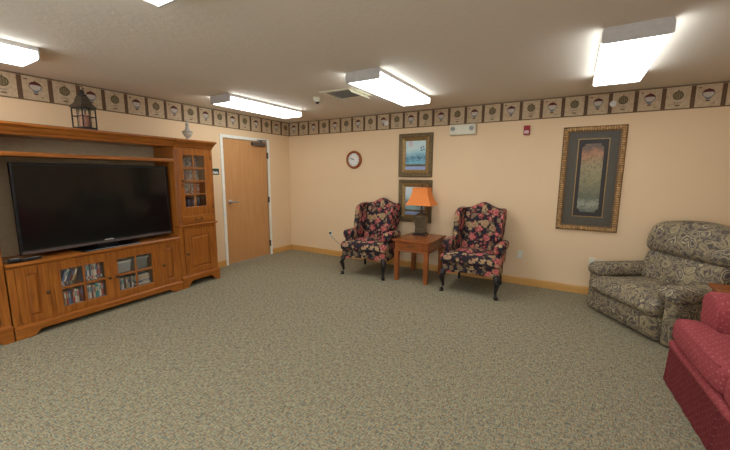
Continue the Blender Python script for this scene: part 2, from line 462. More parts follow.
# room sign beside the door
s = MB(); s.box(0, .006, -1.715, -1.567, 1.462, 1.556, .002, 1)
sg = s.build('room_sign', M['green']); tag(sg, 'small dark green room sign with pale lettering on wall beside the brown door', 'sign')
s = MB()
for y0, y1, z0, z1 in ((-1.70,-1.672,1.478,1.512),(-1.664,-1.65,1.478,1.52),(-1.644,-1.622,1.478,1.508),(-1.616,-1.604,1.478,1.516),(-1.60,-1.585,1.478,1.504)):
    s.box(.006, .0068, y0, y1, z0, z1)
tag(s.build('lettering', M['white'], sg), 'pale lettering')

# ------------------------------------------------------------------ ceiling lights
def make_light():
    root = empty('ceiling_light', (0, 0, 0))
    W, L = .186, .635
    hb = MB(); hb.box(-W+.008, W-.008, -L, L, -.035, 0)
    for e in (-1, 1):
        y0, y1 = (e*L, e*(L+.012)) if e > 0 else (e*(L+.012), e*L)
        hb.prism([(-W+.01, 0), (W-.01, 0), (W, -.03), (W, -.088), (W-.012, -.098), (-W+.012, -.098), (-W, -.088), (-W, -.03)], 'y', y0, y1)
    hb.build('housing', M['housing'], root)
    l = MB(); l.prism([(-W+.012, -.034), (W-.012, -.034), (W-.004, -.038), (W-.004, -.086), (W-.018, -.094), (-W+.018, -.094), (-W+.004, -.086), (-W+.004, -.038)], 'y', -L, L)
    for f_ in l.bm.faces:
        if abs(f_.calc_center_median().x) > W-.014 and f_.calc_area() < .2 and abs(f_.calc_center_median().y) < .1: f_.material_index = 1
    tag(l.build('lens', [M['lens'], M['lens_side']], root), 'glowing white wraparound lens')
    return root
L0 = make_light()
spots = [(.91, -1.52, 'long fluorescent ceiling light nearest the door, parallel to the left wall'),
         (2.96, -1.515, 'fluorescent ceiling light beside the square air vent'),
         (4.995, -1.50, 'fluorescent ceiling light above the tall framed picture'),
         (.91, -4.55, 'fluorescent ceiling light above the black lantern, cut by the left photo edge'),
         (2.955, -4.555, 'fluorescent ceiling light with only a corner showing at the top photo edge'),
         (5.0, -4.555, 'fluorescent ceiling light straight above the viewpoint, out of sight')]
for i, (x, y, lb) in enumerate(spots):
    o = L0 if i == 0 else copy_tree(L0)
    o.location = (x, y, H); tag(o, lb, 'ceiling light', 'fluorescent ceiling lights')

# vent, smoke sensor, sprinklers
v = empty('ceiling_vent', (2.295, -1.455, H)); tag(v, 'square metal air vent in the ceiling beside a fluorescent light', 'vent')
m = MB()
for x0, x1, y0, y1 in ((-.235, -.17, -.215, .215), (.17, .235, -.215, .215), (-.17, .17, -.215, -.165), (-.17, .17, .165, .215)): m.box(x0, x1, y0, y1, -.010, 0, .003, 1)
m.build('frame', M['offwhite'], v)
MB().box(-.17, .17, -.165, .165, -.002, 0).build('duct_opening', M['dgrey'], v)
for k in range(7):
    y = -.15+.045*k; m = MB(); m.prism([(y, -.003), (y+.004, -.003), (y+.022, -.014), (y+.018, -.014)], 'x', -.17, .17); m.build('louvre', M['grey'], v)
for x0, x1, y0, y1, d in ((.175, .225, -.205, .205, .05), (-.16, -.11, -.02, .20, .04)):
    m = MB(); m.prism([(x0 if d > .045 else x0, -.008), (x0+.006, -.008), (x1 if d > .045 else x0+.03, -d), (x1-.006 if d > .045 else x0+.024, -d)], 'y', y0, y1); m.build('air_deflector', M['offwhite'], v)
m = MB(); m.lathe([(0, 0), (.05, 0), (.05, -.02), (.03, -.055), (0, -.055)], (1.86, -1.45, H))
sd = m.build('ceiling_sensor', M['offwhite']); tag(sd, 'small white round sensor on the ceiling left of the air vent', 'sensor')
MB().lathe([(0, 0), (.026, 0), (.018, -.022), (0, -.026)], (1.86, -1.45, H-.055)).build('sensor_eye', M['dgrey'], sd)
for x, z, lb in ((2.092, 2.29, 'small round white sprinkler head on the border left of the upper blue picture'), (5.044, 2.306, 'small round white sprinkler head on the border above the tall framed picture')):
    m = MB(); m.lathe([(0, -.0028), (.034, -.0028), (.034, -.012), (.026, -.018), (0, -.018)], (x, 0, z), 'y')
    o = m.build('sprinkler_head', M['white']); tag(o, lb, 'sprinkler', 'sidewall sprinkler heads')
    m = MB(); m.lathe([(0, -.018), (.010, -.018), (.010, -.05), (.018, -.052), (.018, -.055), (0, -.055)], (x, 0, z), 'y', 14); m.build('deflector', M['steel'], o); MB().lathe([(0, -.0026), (.030, -.0026), (.030, -.006), (0, -.006)], (x, 0, z), 'y').build('mounting_ring', M['white'], o)

# emergency light and fire alarm
e = empty('emergency_light', (3.325, 0, 2.042)); tag(e, 'white emergency light box with two lamp heads high on the back wall', 'emergency light')
MB().box(-.185, .185, -.06, -.004, 0, .145, .012).build('housing', M['offwhite'], e); MB().box(-.15, .15, -.006, 0, .02, .125).build('mounting_plate', M['offwhite'], e)
for x in (-.135, .125):
    m = MB(); m.lathe([(0, -.085), (.022, -.085), (.029, -.078), (.029, -.06), (0, -.06)], (x, 0, .085), 'y', 18); m.build('lamp_head', plain('lamp_head_grey', (150, 152, 146), .4), e)
e = empty('fire_alarm', (4.152, 0, 2.0)); tag(e, 'small red fire alarm strobe on the back wall under the border', 'alarm')
MB().box(-.037, .037, -.035, -.004, 0, .118, .006).build('housing', M['redp'], e); MB().box(-.032, .032, -.006, 0, .008, .11).build('mounting_plate', M['redp'], e)
tag(MB().box(-.028, .028, -.05, -.034, .016, .056, .006).build('strobe_lens', M['clearw'], e), 'whitish strobe lens')

# outlets and cord
def outlet(x, z, lb, w=.036, h=.058, horiz=False):
    o = empty('wall_outlet', (x, 0, z)); tag(o, lb, 'outlet', 'wall outlets')
    a, c = (h, w) if horiz else (w, h)
    MB().box(-a, a, -.007, 0, -c, c, .003, 1).build('cover_plate', M['offwhite'], o)
    for k in (-1, 1):
        m = MB(); q = k*.021
        if horiz: m.box(q-.014, q+.014, -.009, -.006, -.016, .016, .002, 1)
        else: m.box(-.016, .016, -.009, -.006, q-.014, q+.014, .002, 1)
        m.build('socket', M['white'], o)
outlet(4.175, .414, 'ivory wall outlet right of the right floral wing chair')
outlet(5.0, .42, 'ivory wall outlet peeking over the recliner arm')
outlet(5.11, .425, 'ivory wall plate half hidden behind the recliner arm', horiz=True)
outlet(.979, .405, 'ivory wall outlet left of the left floral wing chair')
cd = empty('power_cord', (.979, -.02, .405)); tag(cd, 'thin pale cord with a dark plug in outlet beside left wing chair', 'cord')
tag(MB().box(-.014, .014, -.022, .010, -.004, .03, .006).build('plug', M['dgrey'], cd), 'dark plug')
MB().tube([(0, -.02, .0), (.06, -.03, -.05), (.25, -.06, -.16), (.5, -.08, -.26), (.75, -.08, -.36), (.95, -.06, -.396)], .0045, 8).build('cable', M['grey'], cd)

# clock
k = empty('wall_clock', (1.488, 0, 1.728)); tag(k, 'round wooden wall clock with white face', 'clock')
m = MB(); m.lathe([(.110, -.020), (.114, -.036), (.128, -.042), (.146, -.034), (.152, -.016), (.150, 0), (.10, 0), (.10, -.02)], (0, 0, 0), 'y', 40, False)
m.build('clock_frame', M['cherX'], k)
fc = MB().lathe([(0, -.018), (.112, -.018), (.112, -.012), (0, -.012)], (0, 0, 0), 'y', 40).build('clock_face', M['white'], k)
for i in range(12):
    a = i*math.pi/6; cx, cz = .092*math.sin(a), .092*math.cos(a)
    m = MB(); m.box(-.003, .003, -.0195, -.018, -.010, .010, M=Matrix.Translation((cx, 0, cz)) @ Matrix.Rotation(a, 4, 'Y')); m.build('hour_mark', M['dgrey'], fc)
for nm, a, ln in (('hour_hand', R(-75), .055), ('minute_hand', R(-68), .08)):
    MB().box(-.004, .004, -.023, -.021, -.012, ln, M=Matrix.Rotation(a, 4, 'Y')).build(nm, M['black'], k)

# ------------------------------------------------------------------ framed pictures
def frame_molding(m, x0, x1, z0, z1, prof):
    """prof: (inset from outer edge, distance from wall) swept round the rectangle"""
    rings = [[m.bm.verts.new(p) for p in ((x0+i, -d, z0+i), (x1-i, -d, z0+i), (x1-i, -d, z1-i), (x0+i, -d, z1-i))] for i, d in prof]
    for a, b in zip(rings, rings[1:]):
        for q in range(4): m._f([a[q], a[(q+1) % 4], b[(q+1) % 4], b[q]])
def m_art(name, stops, grad='z', seed=0., blob=None, scale=6, dist=.25):
    t = NT(name); v = t.coord()
    sp = t.n('ShaderNodeSeparateXYZ'); t.l(v, sp.inputs[0])
    mp = t.n('ShaderNodeMapping'); mp.inputs['Location'].default_value = (seed, seed*.7, 0); t.l(v, mp.inputs[0])
    n = t.noise(mp.outputs[0], scale, 4, .6)
    fac = t.math('ADD', sp.outputs['Z'], t.math('MULTIPLY', t.math('SUBTRACT', n.outputs[0], .5), dist))
    c = t.ramp(fac, stops)
    n2 = t.noise(mp.outputs[0], scale*6, 3, .7)
    c = t.mix(t.ramp(n2.outputs[0], [(.45, (0,0,0)), (.7, (.7,.7,.7))]), c, blob or (.5, .6, .62, 1))
    return t.fin(c, .35, .4)
mBronze = plain('dark_bronze_frame', (106, 88, 58), .45, .4, .3, .35, 45)
mGoldD = plain('antique_gold_frame', (140, 110, 62), .4, .5, .4, .3, 60)
mGoldO = plain('ornate_gold_frame', (176, 138, 88), .42, .5, .35, .45, 38)
mSea = m_art('sea_print', [(.12, lin((74, 132, 158))), (.22, lin((110, 170, 190))), (.30, lin((58, 108, 136))), (.36, lin((150, 196, 206))), (.42, lin((196, 216, 212)))], seed=2.3, blob=lin((160, 200, 210)), dist=.16)
mHarb = m_art('harbour_print', [(.12, lin((92, 128, 124))), (.24, lin((140, 170, 168))), (.30, lin((86, 112, 104))), (.36, lin((176, 200, 204))), (.44, lin((204, 218, 218)))], seed=7.1, blob=lin((180, 200, 196)), dist=.2)
mStrip = plain('caption_strip', (146, 164, 198), .5)
def picture(x0, x1, z0, z1, art, lb, tilt=0):
    W, Hh = x1-x0, z1-z0
    o = empty('framed_picture', ((x0+x1)/2, 0, z0)); tag(o, lb, 'picture', 'blue pictures in bronze frames')
    m = MB(); frame_molding(m, -W/2, W/2, 0, Hh, [(0, 0), (0, .030), (.012, .038), (.045, .034), (.055, .028), (.062, .028)]); m.build('frame', mBronze, o)
    m = MB(); frame_molding(m, -W/2, W/2, 0, Hh, [(.060, .028), (.068, .030), (.100, .018), (.108, .018), (.112, .012)]); tag(m.build('liner', mGoldD, o), 'inner gold liner')
    a = .108
    p = MB().box(-W/2+a, W/2-a, -.012, -.004, a, Hh-a).build('print', art, o)
    m = MB(); m.box(-W/2+a, W/2-a, -.0135, -.0115, a+.055, a+.085); m.build('divider_bar', mBronze, p)
    tag(MB().box(-W/2+a, W/2-a, -.0132, -.0115, a, a+.055).build('caption_strip', mStrip, p), 'pale blue caption strip')
    return p
p1 = picture(2.335, 2.885, 1.447, 2.105, mSea, 'upper framed blue seascape picture hanging over the side table')
m = MB(); m.disc((-.08, -.0136, .50), .038, .045); m.build('pink_cloud', plain('pink_wash', (196, 186, 188), .5), p1)
m = MB()
for q, (x, z) in enumerate(((.09, .44), (.125, .455), (.10, .405), (.135, .415))): m.box(x-.014, x+.014, -.0140, -.0115, z-.012, z+.012)
m.build('dark_marks', plain('slate_marks', (104, 130, 150), .5), p1)
picture(2.345, 2.895, .745, 1.405, mHarb, 'lower framed pale blue picture partly behind the orange lamp')

o = empty('framed_picture', (4.89, 0, .81)); tag(o, 'tall framed picture with ornate gold frame and dark mat', 'picture')
W, Hh = .64, 1.256
m = MB(); frame_molding(m, -W/2, W/2, 0, Hh, [(0, 0), (0, .022), (.008, .032), (.02, .036), (.04, .034), (.052, .024), (.062, .022), (.066, .014)])
m.mi = 1
for k in range(46):         # carved leaf beads along the moulding
    z = .03 + (Hh-.06)*k/45
    for x in (-W/2+.03, W/2-.03): m.rbox((x-.022, -.046, z-.010), (x+.022, -.028, z+.010), .008, 2, (1,1,1))
for k in range(22):
    x = -W/2+.045+(W-.09)*k/21
    for z in (.03, Hh-.03): m.rbox((x-.011, -.046, z-.022), (x+.011, -.028, z+.022), .008, 2, (1,1,1))
m.build('frame', [plain('ornate_frame_brown', (118, 88, 54), .45, .4, .3, .3, 45), mGoldO], o)
tag(MB().box(-W/2+.06, W/2-.06, -.014, -.004, .06, Hh-.06).build('mat', plain('dark_sage_mat', (80, 74, 62), .5), o), 'dark mat')
m = MB(); frame_molding(m, -.155, .165, .17, 1.112, [(0, .014), (0, .017), (.010, .017), (.010, .0145)]); m.build('fillet', mGoldD, o)
MB().box(-.146, .156, -.0152, -.0138, .179, 1.103).build('inner_mat', plain('charcoal_mat', (50, 44, 40), .5), o)
mForest = m_art('forest_print', [(.22, lin((84, 88, 76))), (.32, lin((150, 150, 126))), (.40, lin((96, 96, 70))), (.62, lin((136, 124, 78))), (.80, lin((150, 132, 84))), (.93, lin((172, 116, 74))), (1.0, lin((112, 84, 58)))], seed=4.4, blob=lin((60, 62, 46)), scale=9, dist=.18)
m = MB(); x0, x1, z0, z1 = -.108, .112, .23, 1.052; q = .03
m.prism([(x0+q, z0), (x1-q, z0), (x1-q, z0+.02), (x1, z0+.045), (x1, z1-.045), (x1-q, z1-.02), (x1-q, z1), (x0+q, z1), (x0+q, z1-.02), (x0, z1-.045), (x0, z0+.045), (x0+q, z0+.02)], 'y', -.0168, -.015)
m.build('print', mForest, o)

# ------------------------------------------------------------------ entertainment centre
O = Vector((.4930, -1.9945, 0)); sd_ = Vector((.05817, -.99831, 0)); nd_ = Vector((.99831, .05817, 0)); RZ = R(-90+3.335)
def HP(s, w, z): return O + sd_*s + nd_*w + Vector((0, 0, z))
FACE = -.02
def knob(x, z, parent, y=FACE):
    m = MB(); m.lathe([(0, y-.002), (.010, y-.002), (.006, y+.006), (.007, y+.012), (.016, y+.018), (.016, y+.024), (.009, y+.028), (0, y+.028)], (x, 0, z), 'y', 16)
    return m.build('knob', M['brass'], parent)
def panel_door(x0, x1, z0, z1, px, pz, parent, kx, kz, name='door'):
    """solid door with a raised panel; px,pz are panel bounds"""
    m = MB(); y0, y1 = FACE-.020, FACE
    m.box(x0, px[0], y0, y1, z0, z1, .003, 1); m.box(px[1], x1, y0, y1, z0, z1, .003, 1)
    m.box(px[0], px[1], y0, y1, z0, pz[0], .003, 1); m.box(px[0], px[1], y0, y1, pz[1], z1, .003, 1)
    m.box(px[0], px[1], y0, y1-.012, pz[0], pz[1])
    i = .022
    rings = [[m.bm.verts.new(p) for p in ((px[0]+a, y, pz[0]+a), (px[1]-a, y, pz[0]+a), (px[1]-a, y, pz[1]-a), (px[0]+a, y, pz[1]-a))] for a, y in ((.006, y1-.0118), (.010, y1-.010), (i+.004, y1+.001))]
    for a, b in zip(rings, rings[1:]):
        for q in range(4): m._f([a[q], a[(q+1) % 4], b[(q+1) % 4], b[q]])
    m._f(rings[-1])
    d = m.build(name, M['oakZ'], parent); knob(kx, kz, d); return d
def glass_door(x0, x1, z0, z1, gx, gz, vx, hz, parent):
    m = MB(); y0, y1 = FACE-.020, FACE
    m.box(x0, gx[0], y0, y1, z0, z1, .003, 1); m.box(gx[1], x1, y0, y1, z0, z1, .003, 1)
    m.box(gx[0], gx[1], y0, y1, z0, gz[0], .003, 1); m.box(gx[0], gx[1], y0, y1, gz[1], z1, .003, 1)
    for x in vx: m.box(x-.009, x+.009, y0+.004, y1-.002, gz[0], gz[1], .002, 1)
    for z in hz: m.box(gx[0], gx[1], y0+.004, y1-.002, z-.009, z+.009, .002, 1)
    d = m.build('glass_door', M['oakZ'], parent)
    MB().box(gx[0]-.004, gx[1]+.004, y0+.006, y0+.009, gz[0]-.004, gz[1]+.004).build('glass', M['glass'], d)
    return d
def arch_plinth(x0, x1, bx, tx, ztop, h, yb, parent, sides=True):
    m = MB()
    def ease(a, b, za, zb, n=6):
        return [(a+(b-a)*k/n, za+(zb-za)*(.5-.5*math.cos(math.pi*k/n))) for k in range(n+1)]
    pts = [(x0, 0)] + ease(bx[0], tx[0], 0, ztop) + ease(tx[1], bx[1], ztop, 0) + [(x1, 0), (x1, h-.03), (x0, h-.03)]
    m.prism(pts, 'y', -.022, 0, .002, 1)
    if sides:
        m.box(x0, x0+.02, yb, -.022, 0, h-.03); m.box(x1-.02, x1, yb, -.022, 0, h-.03)
    m.molding(x0, x1, yb, 0, [(0, h-.032), (.004, h-.028), (.002, h-.016), (-.006, h-.006), (-.016, h)])
    return m.build('plinth', M['oakX'], parent)

CROWN = [(0, 1.800), (.008, 1.806), (.010, 1.822), (.022, 1.832), (.040, 1.858), (.056, 1.872), (.066, 1.876), (.070, 1.886), (.070, 1.900)]
def tower(name, s0, lb, flip):
    """tall glazed pier cabinet, 0.56 m wide; flip mirrors it for the other end"""
    t = empty(name, HP(s0, 0, 0), RZ); tag(t, lb, 'cabinet', 'tall end cabinets of the oak wall unit')
    Wd = .565; YB = -.42
    def X(a): return Wd-a if flip else a
    def XX(a, b): return tuple(sorted((X(a), X(b))))
    arch_plinth(0, Wd, (.06, Wd-.06), (.14, Wd-.14), .085, .155, YB, t)
    m = MB()
    m.box(.012, .032, YB, FACE-.021, .12, 1.80); m.box(Wd-.02, Wd, YB, FACE-.021, .12, 1.80)
    m.box(.032, Wd-.02, YB, YB+.012, .12, 1.80)
    m.box(.032, Wd-.02, YB, FACE-.021, .12, .16); m.box(.032, Wd-.02, YB, FACE-.021, .94, .965); m.box(.032, Wd-.02, YB, FACE-.021, .79, .815); m.box(.032, Wd-.02, YB, FACE-.021, 1.78, 1.80)
    # face stiles and rails
    for a, b_, z0, z1 in ((.012, .048, .14, 1.80), (.505, Wd, .14, 1.80), (.048, .505, .14, .17), (.048, .505, .775, .83), (.048, .505, .935, .97), (.048, .505, 1.76, 1.80)):
        x0, x1 = XX(a, b_); m.box(x0, x1, FACE-.021, FACE-.001, z0, z1, .002, 1)
    m.build('body', M['oakZ'], t)
    m = MB()
    for q in range(4):
        x0, x1 = XX(.516+.0125*q, .5235+.0125*q); m.box(x0, x1, FACE-.001, FACE+.007, .85, 1.775, .002, 1)
    x0, x1 = XX(.512, .564); m.box(x0, x1, FACE-.001, FACE+.010, 1.775, 1.80, .002, 1); m.box(x0, x1, FACE-.001, FACE+.010, .825, .85, .002, 1)
    m.build('fluted_pilaster', M['oakZ'], t)
    for z in (1.21, 1.385, 1.55): MB().box(.034, Wd-.022, YB+.013, -.055, z-.016, z, .002, 1).build('shelf', M['oakX'], t)
    MB().molding(.012, Wd, YB, FACE, [(0, .797), (.012, .803), (.020, .808), (.020, .818), (.006, .826), (0, .828)], (not flip, flip)).build('waist_molding', M['oakX'], t)
    x0, x1 = XX(.048, .494); a0, a1 = XX(.128, .410)
    panel_door(x0, x1, .172, .772, (a0, a1), (.245, .665), t, X(.472), .44)
    dr = MB(); x0, x1 = XX(.048, .505); dr.box(x0, x1, FACE-.02, FACE+.010, .834, .934, .008); dr = dr.build('drawer', M['oakX'], t)
    pm = MB(); cx = X(.280)
    pm.tube([(cx-.045, FACE+.009, .892), (cx-.045, FACE+.028, .890), (cx-.03, FACE+.030, .872), (cx, FACE+.030, .864), (cx+.03, FACE+.030, .872), (cx+.045, FACE+.028, .890), (cx+.045, FACE+.009, .892)], .0045, 8)
    for q in (-.045, .045): pm.lathe([(0, FACE+.009), (.013, FACE+.009), (.010, FACE+.014), (0, FACE+.014)], (cx+q, 0, .892), 'y', 12)
    pm.build('drawer_pull', M['brass'], dr)
    x0, x1 = XX(.048, .505); g0, g1 = XX(.140, .447)
    gd = glass_door(x0, x1, .967, 1.762, (g0, g1), (1.05, 1.71), (X(.300),), (1.21, 1.383, 1.549), t)
    kx = X(.474); knob(kx, 1.385, gd)
    m = MB(); m.box(kx-.008, kx+.008, FACE-.001, FACE+.005, 1.31, 1.35, .002, 1); m.build('keyhole_plate', M['brass'], gd)
    for z in (1.04, 1.69):
        m = MB(); hx = X(.046); m.tube([(hx, FACE+.003, z-.03), (hx, FACE+.003, z+.03)], .005, 8); m.build('hinge', M['brass'], gd)
    MB().molding(.012, Wd, YB, FACE, CROWN, (not flip, flip), .4).build('crown_molding', M['oakX'], t)
    return t
tower('display_cabinet', 0, 'tall oak cabinet with glazed door, right end of wall unit by the door', False)
tower('display_cabinet', 2.176, 'tall oak cabinet at left end of wall unit, mostly outside the photo', True)

cn = empty('media_console', HP(.570, 0, 0), RZ); tag(cn, 'long low oak console with two glazed doors under the television', 'cabinet')
CW = 1.597
def cs(s): return s - .570
arch_plinth(0, CW, (cs(.67), cs(2.05)), (cs(.77), cs(1.98)), .055, .118, -.42, cn, False)
m = MB(); YB = -.42
m.box(.004, .024, YB, FACE-.021, .03, .65); m.box(CW-.024, CW-.004, YB, FACE-.021, .03, .65); m.box(.024, CW-.024, YB, YB+.012, .03, .65)
m.box(.024, CW-.024, YB+.012, FACE-.021, .09, .14)
for s_ in (.838, 1.349, 1.870): m.box(cs(s_)-.01, cs(s_)+.01, YB+.012, FACE-.021, .14, .65)
for a, b_, z0, z1 in ((.572, .590, .1, .66), (.838-.007, .838+.007, .1, .66), (1.349-.004, 1.349+.004, .1, .66), (1.870-.012, 1.870+.012, .1, .66), (2.115, 2.165, .1, .66), (.59, 2.115, .1, .125), (.59, 2.115, .628, .66)):
    m.box(cs(a), cs(b_), FACE-.021, FACE-.001, z0, z1, .002, 1)
m.build('body', M['oakZ'], cn)
m = MB(); m.molding(0, CW, YB, FACE, [(0, .648), (.008, .652), (.020, .660), (.026, .668), (.026, .682), (.020, .688)], (False, False)); m.build('top', M['oakX'], cn)
for a, b_ in ((.849, 1.338), (1.361, 1.857)): MB().box(cs(a), cs(b_), YB+.013, -.055, .363, .378, .002, 1).build('shelf', M['oakX'], cn)
panel_door(cs(.590), cs(.830), .126, .630, (cs(.665), cs(.755)), (.185, .575), cn, cs(.800), .368)
panel_door(cs(1.884), cs(2.114), .126, .630, (cs(1.958), cs(2.048)), (.185, .575), cn, cs(1.908), .372)
d3 = glass_door(cs(.846), cs(1.345), .126, .630, (cs(.928), cs(1.296)), (.195, .550), (cs(1.108),), (.372,), cn); knob(cs(1.322), .372, d3)
d2 = glass_door(cs(1.353), cs(1.856), .126, .630, (cs(1.424), cs(1.796)), (.190, .556), (cs(1.606),), (.372,), cn); knob(cs(1.392), .372, d2)

br = empty('bridge_shelf', HP(.570, 0, 1.60), RZ); tag(br, 'long oak bridge with crown and shelf spanning above the television', 'shelf')
m = MB(); m.molding(0, CW, -.36, FACE, [(o, z-1.60) for o, z in CROWN], (False, False)); m.build('crown_molding', M['oakX'], br)
m = MB(); m.box(.0, CW, -.42, FACE-.001, .204, .215); m.build('soffit', M['oakX'], br)
m = MB(); m.box(0, CW, -.36, FACE+.004, .018, .056, .006); m.build('shelf', M['oakX'], br)
m = MB(); m.box(.001, CW-.001, -.418, -.412, -.908, .21); tag(m.build('back_panel', plain('beige_back_panel', (186, 166, 134), .6), br), 'beige back panel')

# television and clutter on the console
tv = empty('television', HP(1.311, -.13, .6885), RZ); tag(tv, 'large black flat screen television on the oak console', 'television')
TW, TZ0, TZ1 = .711, .045, .878
m = MB(); m.box(-TW, TW, -.028, .014, TZ0, TZ1, .006)
m.box(-.35, .35, -.055, -.026, .20, .65, .02)
m.build('casing', M['black'], tv)
m = MB(); m.box(-TW+.022, TW-.022, .0145, .0155, TZ0+.045, TZ1-.022); m.build('screen', M['gloss'], tv)
m = MB(); m.box(-TW+.004, TW-.004, .013, .019, TZ0+.002, TZ0+.028, .002, 1); bz = m.build('lower_bezel', plain('pewter_bezel', (96, 84, 80), .35, .5, .3), tv); tag(bz, 'pewter lower bezel')
m = MB()
for q in range(7): m.box(-.045+.0125*q, -.037+.0125*q, .0155, .0165, TZ0+.032, TZ0+.042)
m.build('logo', M['white'], tv)
m = MB(); m.box(-.275, .285, -.15, .125, 0, .012, .005); st = m.build('stand_base', M['gloss'], tv)
m = MB(); m.box(-.10, .10, -.045, -.005, .010, .09, .006); m.build('stand_neck', M['black'], tv)

rm = empty('remote_control', HP(1.975, -.075, .6885), RZ+R(14)); tag(rm, 'black remote control lying left of the television', 'remote')
MB().box(-.075, .075, -.024, .024, 0, .020, .006).build('remote_body', M['black'], rm)
m = MB()
for i in range(7):
    for j in range(3): m.box(-.06+.017*i, -.05+.017*i, -.016+.012*j, -.008+.012*j, .019, .0225)
m.build('buttons', M['grey'], rm)
rm2 = empty('media_device', HP(2.085, -.07, .6885), RZ+R(-8)); tag(rm2, 'small dark device with grey cable at left end of console', 'device')
MB().rbox((-.045, -.03, 0), (.045, .03, .034), .012, 3, (2, 2, 1)).build('device_body', M['black'], rm2)
m = MB(); m.box(-.03, .03, -.018, .018, .033, .037, .001, 1); m.build('device_face', M['grey'], rm2)
m = MB(); m.tube([(.045*math.cos(a)*1.3, -.05+.05*math.sin(a), .006+.004*(i % 3)) for i, a in enumerate([k*.5 for k in range(26)])], .004, 6); m.build('cable', M['grey'], rm2)

# discs and bins behind the glass
PAL = [('white', (226, 220, 212)), ('blue', (84, 116, 166)), ('red', (184, 70, 66)), ('black', (58, 54, 58)), ('teal', (66, 150, 152)), ('grey', (170, 168, 168)), ('tan', (186, 156, 116)), ('maroon', (124, 56, 58)), ('cream', (214, 198, 168)), ('navy', (66, 78, 118))]
PM = {n: plain('case_'+n, c, .35, .4, 0, .15, 60) for n, c in PAL}
NAMES = [p[0] for p in PAL]
ORD = ['first', 'second', 'third', 'fourth', 'fifth', 'sixth', 'seventh', 'eighth', 'ninth', 'tenth', 'eleventh', 'twelfth', 'thirteenth', 'fourteenth', 'fifteenth', 'sixteenth', 'seventeenth']
casemesh = {}
def case(s, w, z, colr, hh, th, lean, lb, grp, depth=.135):
    key = (colr, round(hh, 3), round(th, 3))
    if key not in casemesh:
        m = MB(); m.box(-th/2, th/2, -depth, 0, 0, hh, .0015, 1); m.mi = 1; m.box(-th*.36, th*.36, -.0005, .0006, hh*.62, hh*.88); m.mi = 2; m.box(-th*.36, th*.36, -.0005, .0006, hh*.10, hh*.26)
        o = m.build('disc_case', [PM[colr], PM[NAMES[(NAMES.index(colr)+4) % 10]], PM[NAMES[(NAMES.index(colr)+7) % 10]]]); casemesh[key] = o.data
    else:
        o = bpy.data.objects.new('disc_case', casemesh[key]); COL.objects.link(o)
    o.location = HP(s, w, z); o.rotation_euler = (0, lean, RZ); tag(o, lb, 'disc case', grp)
def row(s_left, s_right, w, z, n, hh, where, grp, th=.0155, leans=None, seq=None):
    """spines standing in a row, counted from the left as seen (s decreases to the right)"""
    step = (s_left-s_right)/n
    for i in range(n):
        colr = seq[i % len(seq)] if seq else rnd.choice(NAMES)
        h2 = hh*(rnd.choice((.94, .97, 1.0)))
        ln = leans[i] if leans else 0
        zz = z + .0006 + abs(math.sin(ln))*th/2
        case(s_left-step*(i+.5), w - rnd.uniform(0, .006), zz, colr, h2, min(th, step-.0012), ln, f'{colr} disc case, {ORD[i]} from left {where}', grp)
ZL, ZU = .140, .378
row(1.790, 1.618, -.062, ZL, 10, .19, 'lower left pane of left glazed console door', 'disc cases in the console', seq=['black', 'tan', 'red', 'blue', 'navy', 'red', 'white', 'cream', 'black', 'maroon'])
row(1.596, 1.420, -.062, ZL, 10, .19, 'lower right pane of left glazed console door', 'disc cases in the console', seq=['red', 'grey', 'white', 'maroon', 'cream', 'teal', 'teal', 'white', 'red', 'maroon'])
row(1.596, 1.430, -.062, ZU, 10, .172, 'upper right pane of left glazed console door', 'disc cases in the console', seq=['navy', 'blue', 'white', 'navy', 'grey', 'cream', 'white', 'maroon', 'red', 'black'])
row(1.800, 1.690, -.062, ZU, 5, .172, 'leaning, upper left pane of left glazed console door', 'disc cases in the console', leans=[R(-20)]*5, seq=['blue', 'white', 'navy', 'maroon', 'tan'])
row(1.285, 1.120, -.075, ZL, 8, .18, 'lower left pane of right glazed console door', 'disc cases in the console', seq=['black', 'grey', 'white', 'black', 'tan', 'grey', 'black', 'white'])
for i in range(7):
    colr = ['grey', 'black', 'white', 'navy', 'grey', 'tan', 'grey'][i]
    o = bpy.data.objects.new('disc_case', None)
    m = MB(); m.box(-.082, .082, -.13, 0, 0, .0235, .0015, 1); m.mi = 1; m.box(-.06, .02, -.0005, .0006, .006, .017)
    bpy.data.objects.remove(o); o = m.build('disc_case', [PM[colr], PM['cream']])
    o.location = HP(1.015+rnd.uniform(-.006, .006), -.078, ZL+.0006+.0242*i); o.rotation_euler = (0, 0, RZ)
    tag(o, f'{colr} disc case lying flat, {ORD[i]} from bottom of stack behind right console door', 'disc case', 'disc cases in the console')
def bin_(s, w2, hh, mat, rim, lb):
    b = empty('storage_bin', HP(s, -.07, ZU+.0006), RZ); tag(b, lb, 'bin', 'plastic bins in the console')
    m = MB(); m.sqlathe([(w2*.86, .09, 0), (w2, .10, hh)], (0, -.11, 0)); m.build('bin_body', mat, b)
    MB().box(-w2-.006, w2+.006, -.216, -.004, hh-.004, hh+.014, .004).build('lid', rim, b)
bin_(1.205, .076, .115, plain('bin_grey', (168, 170, 170), .4), M['white'], 'grey plastic bin with white lid behind right glazed console door')
bin_(1.018, .074, .125, plain('bin_clear', (122, 124, 124), .35), plain('bin_lid_grey', (150, 152, 150), .4), 'dull grey plastic bin, right of the white lidded bin in console')
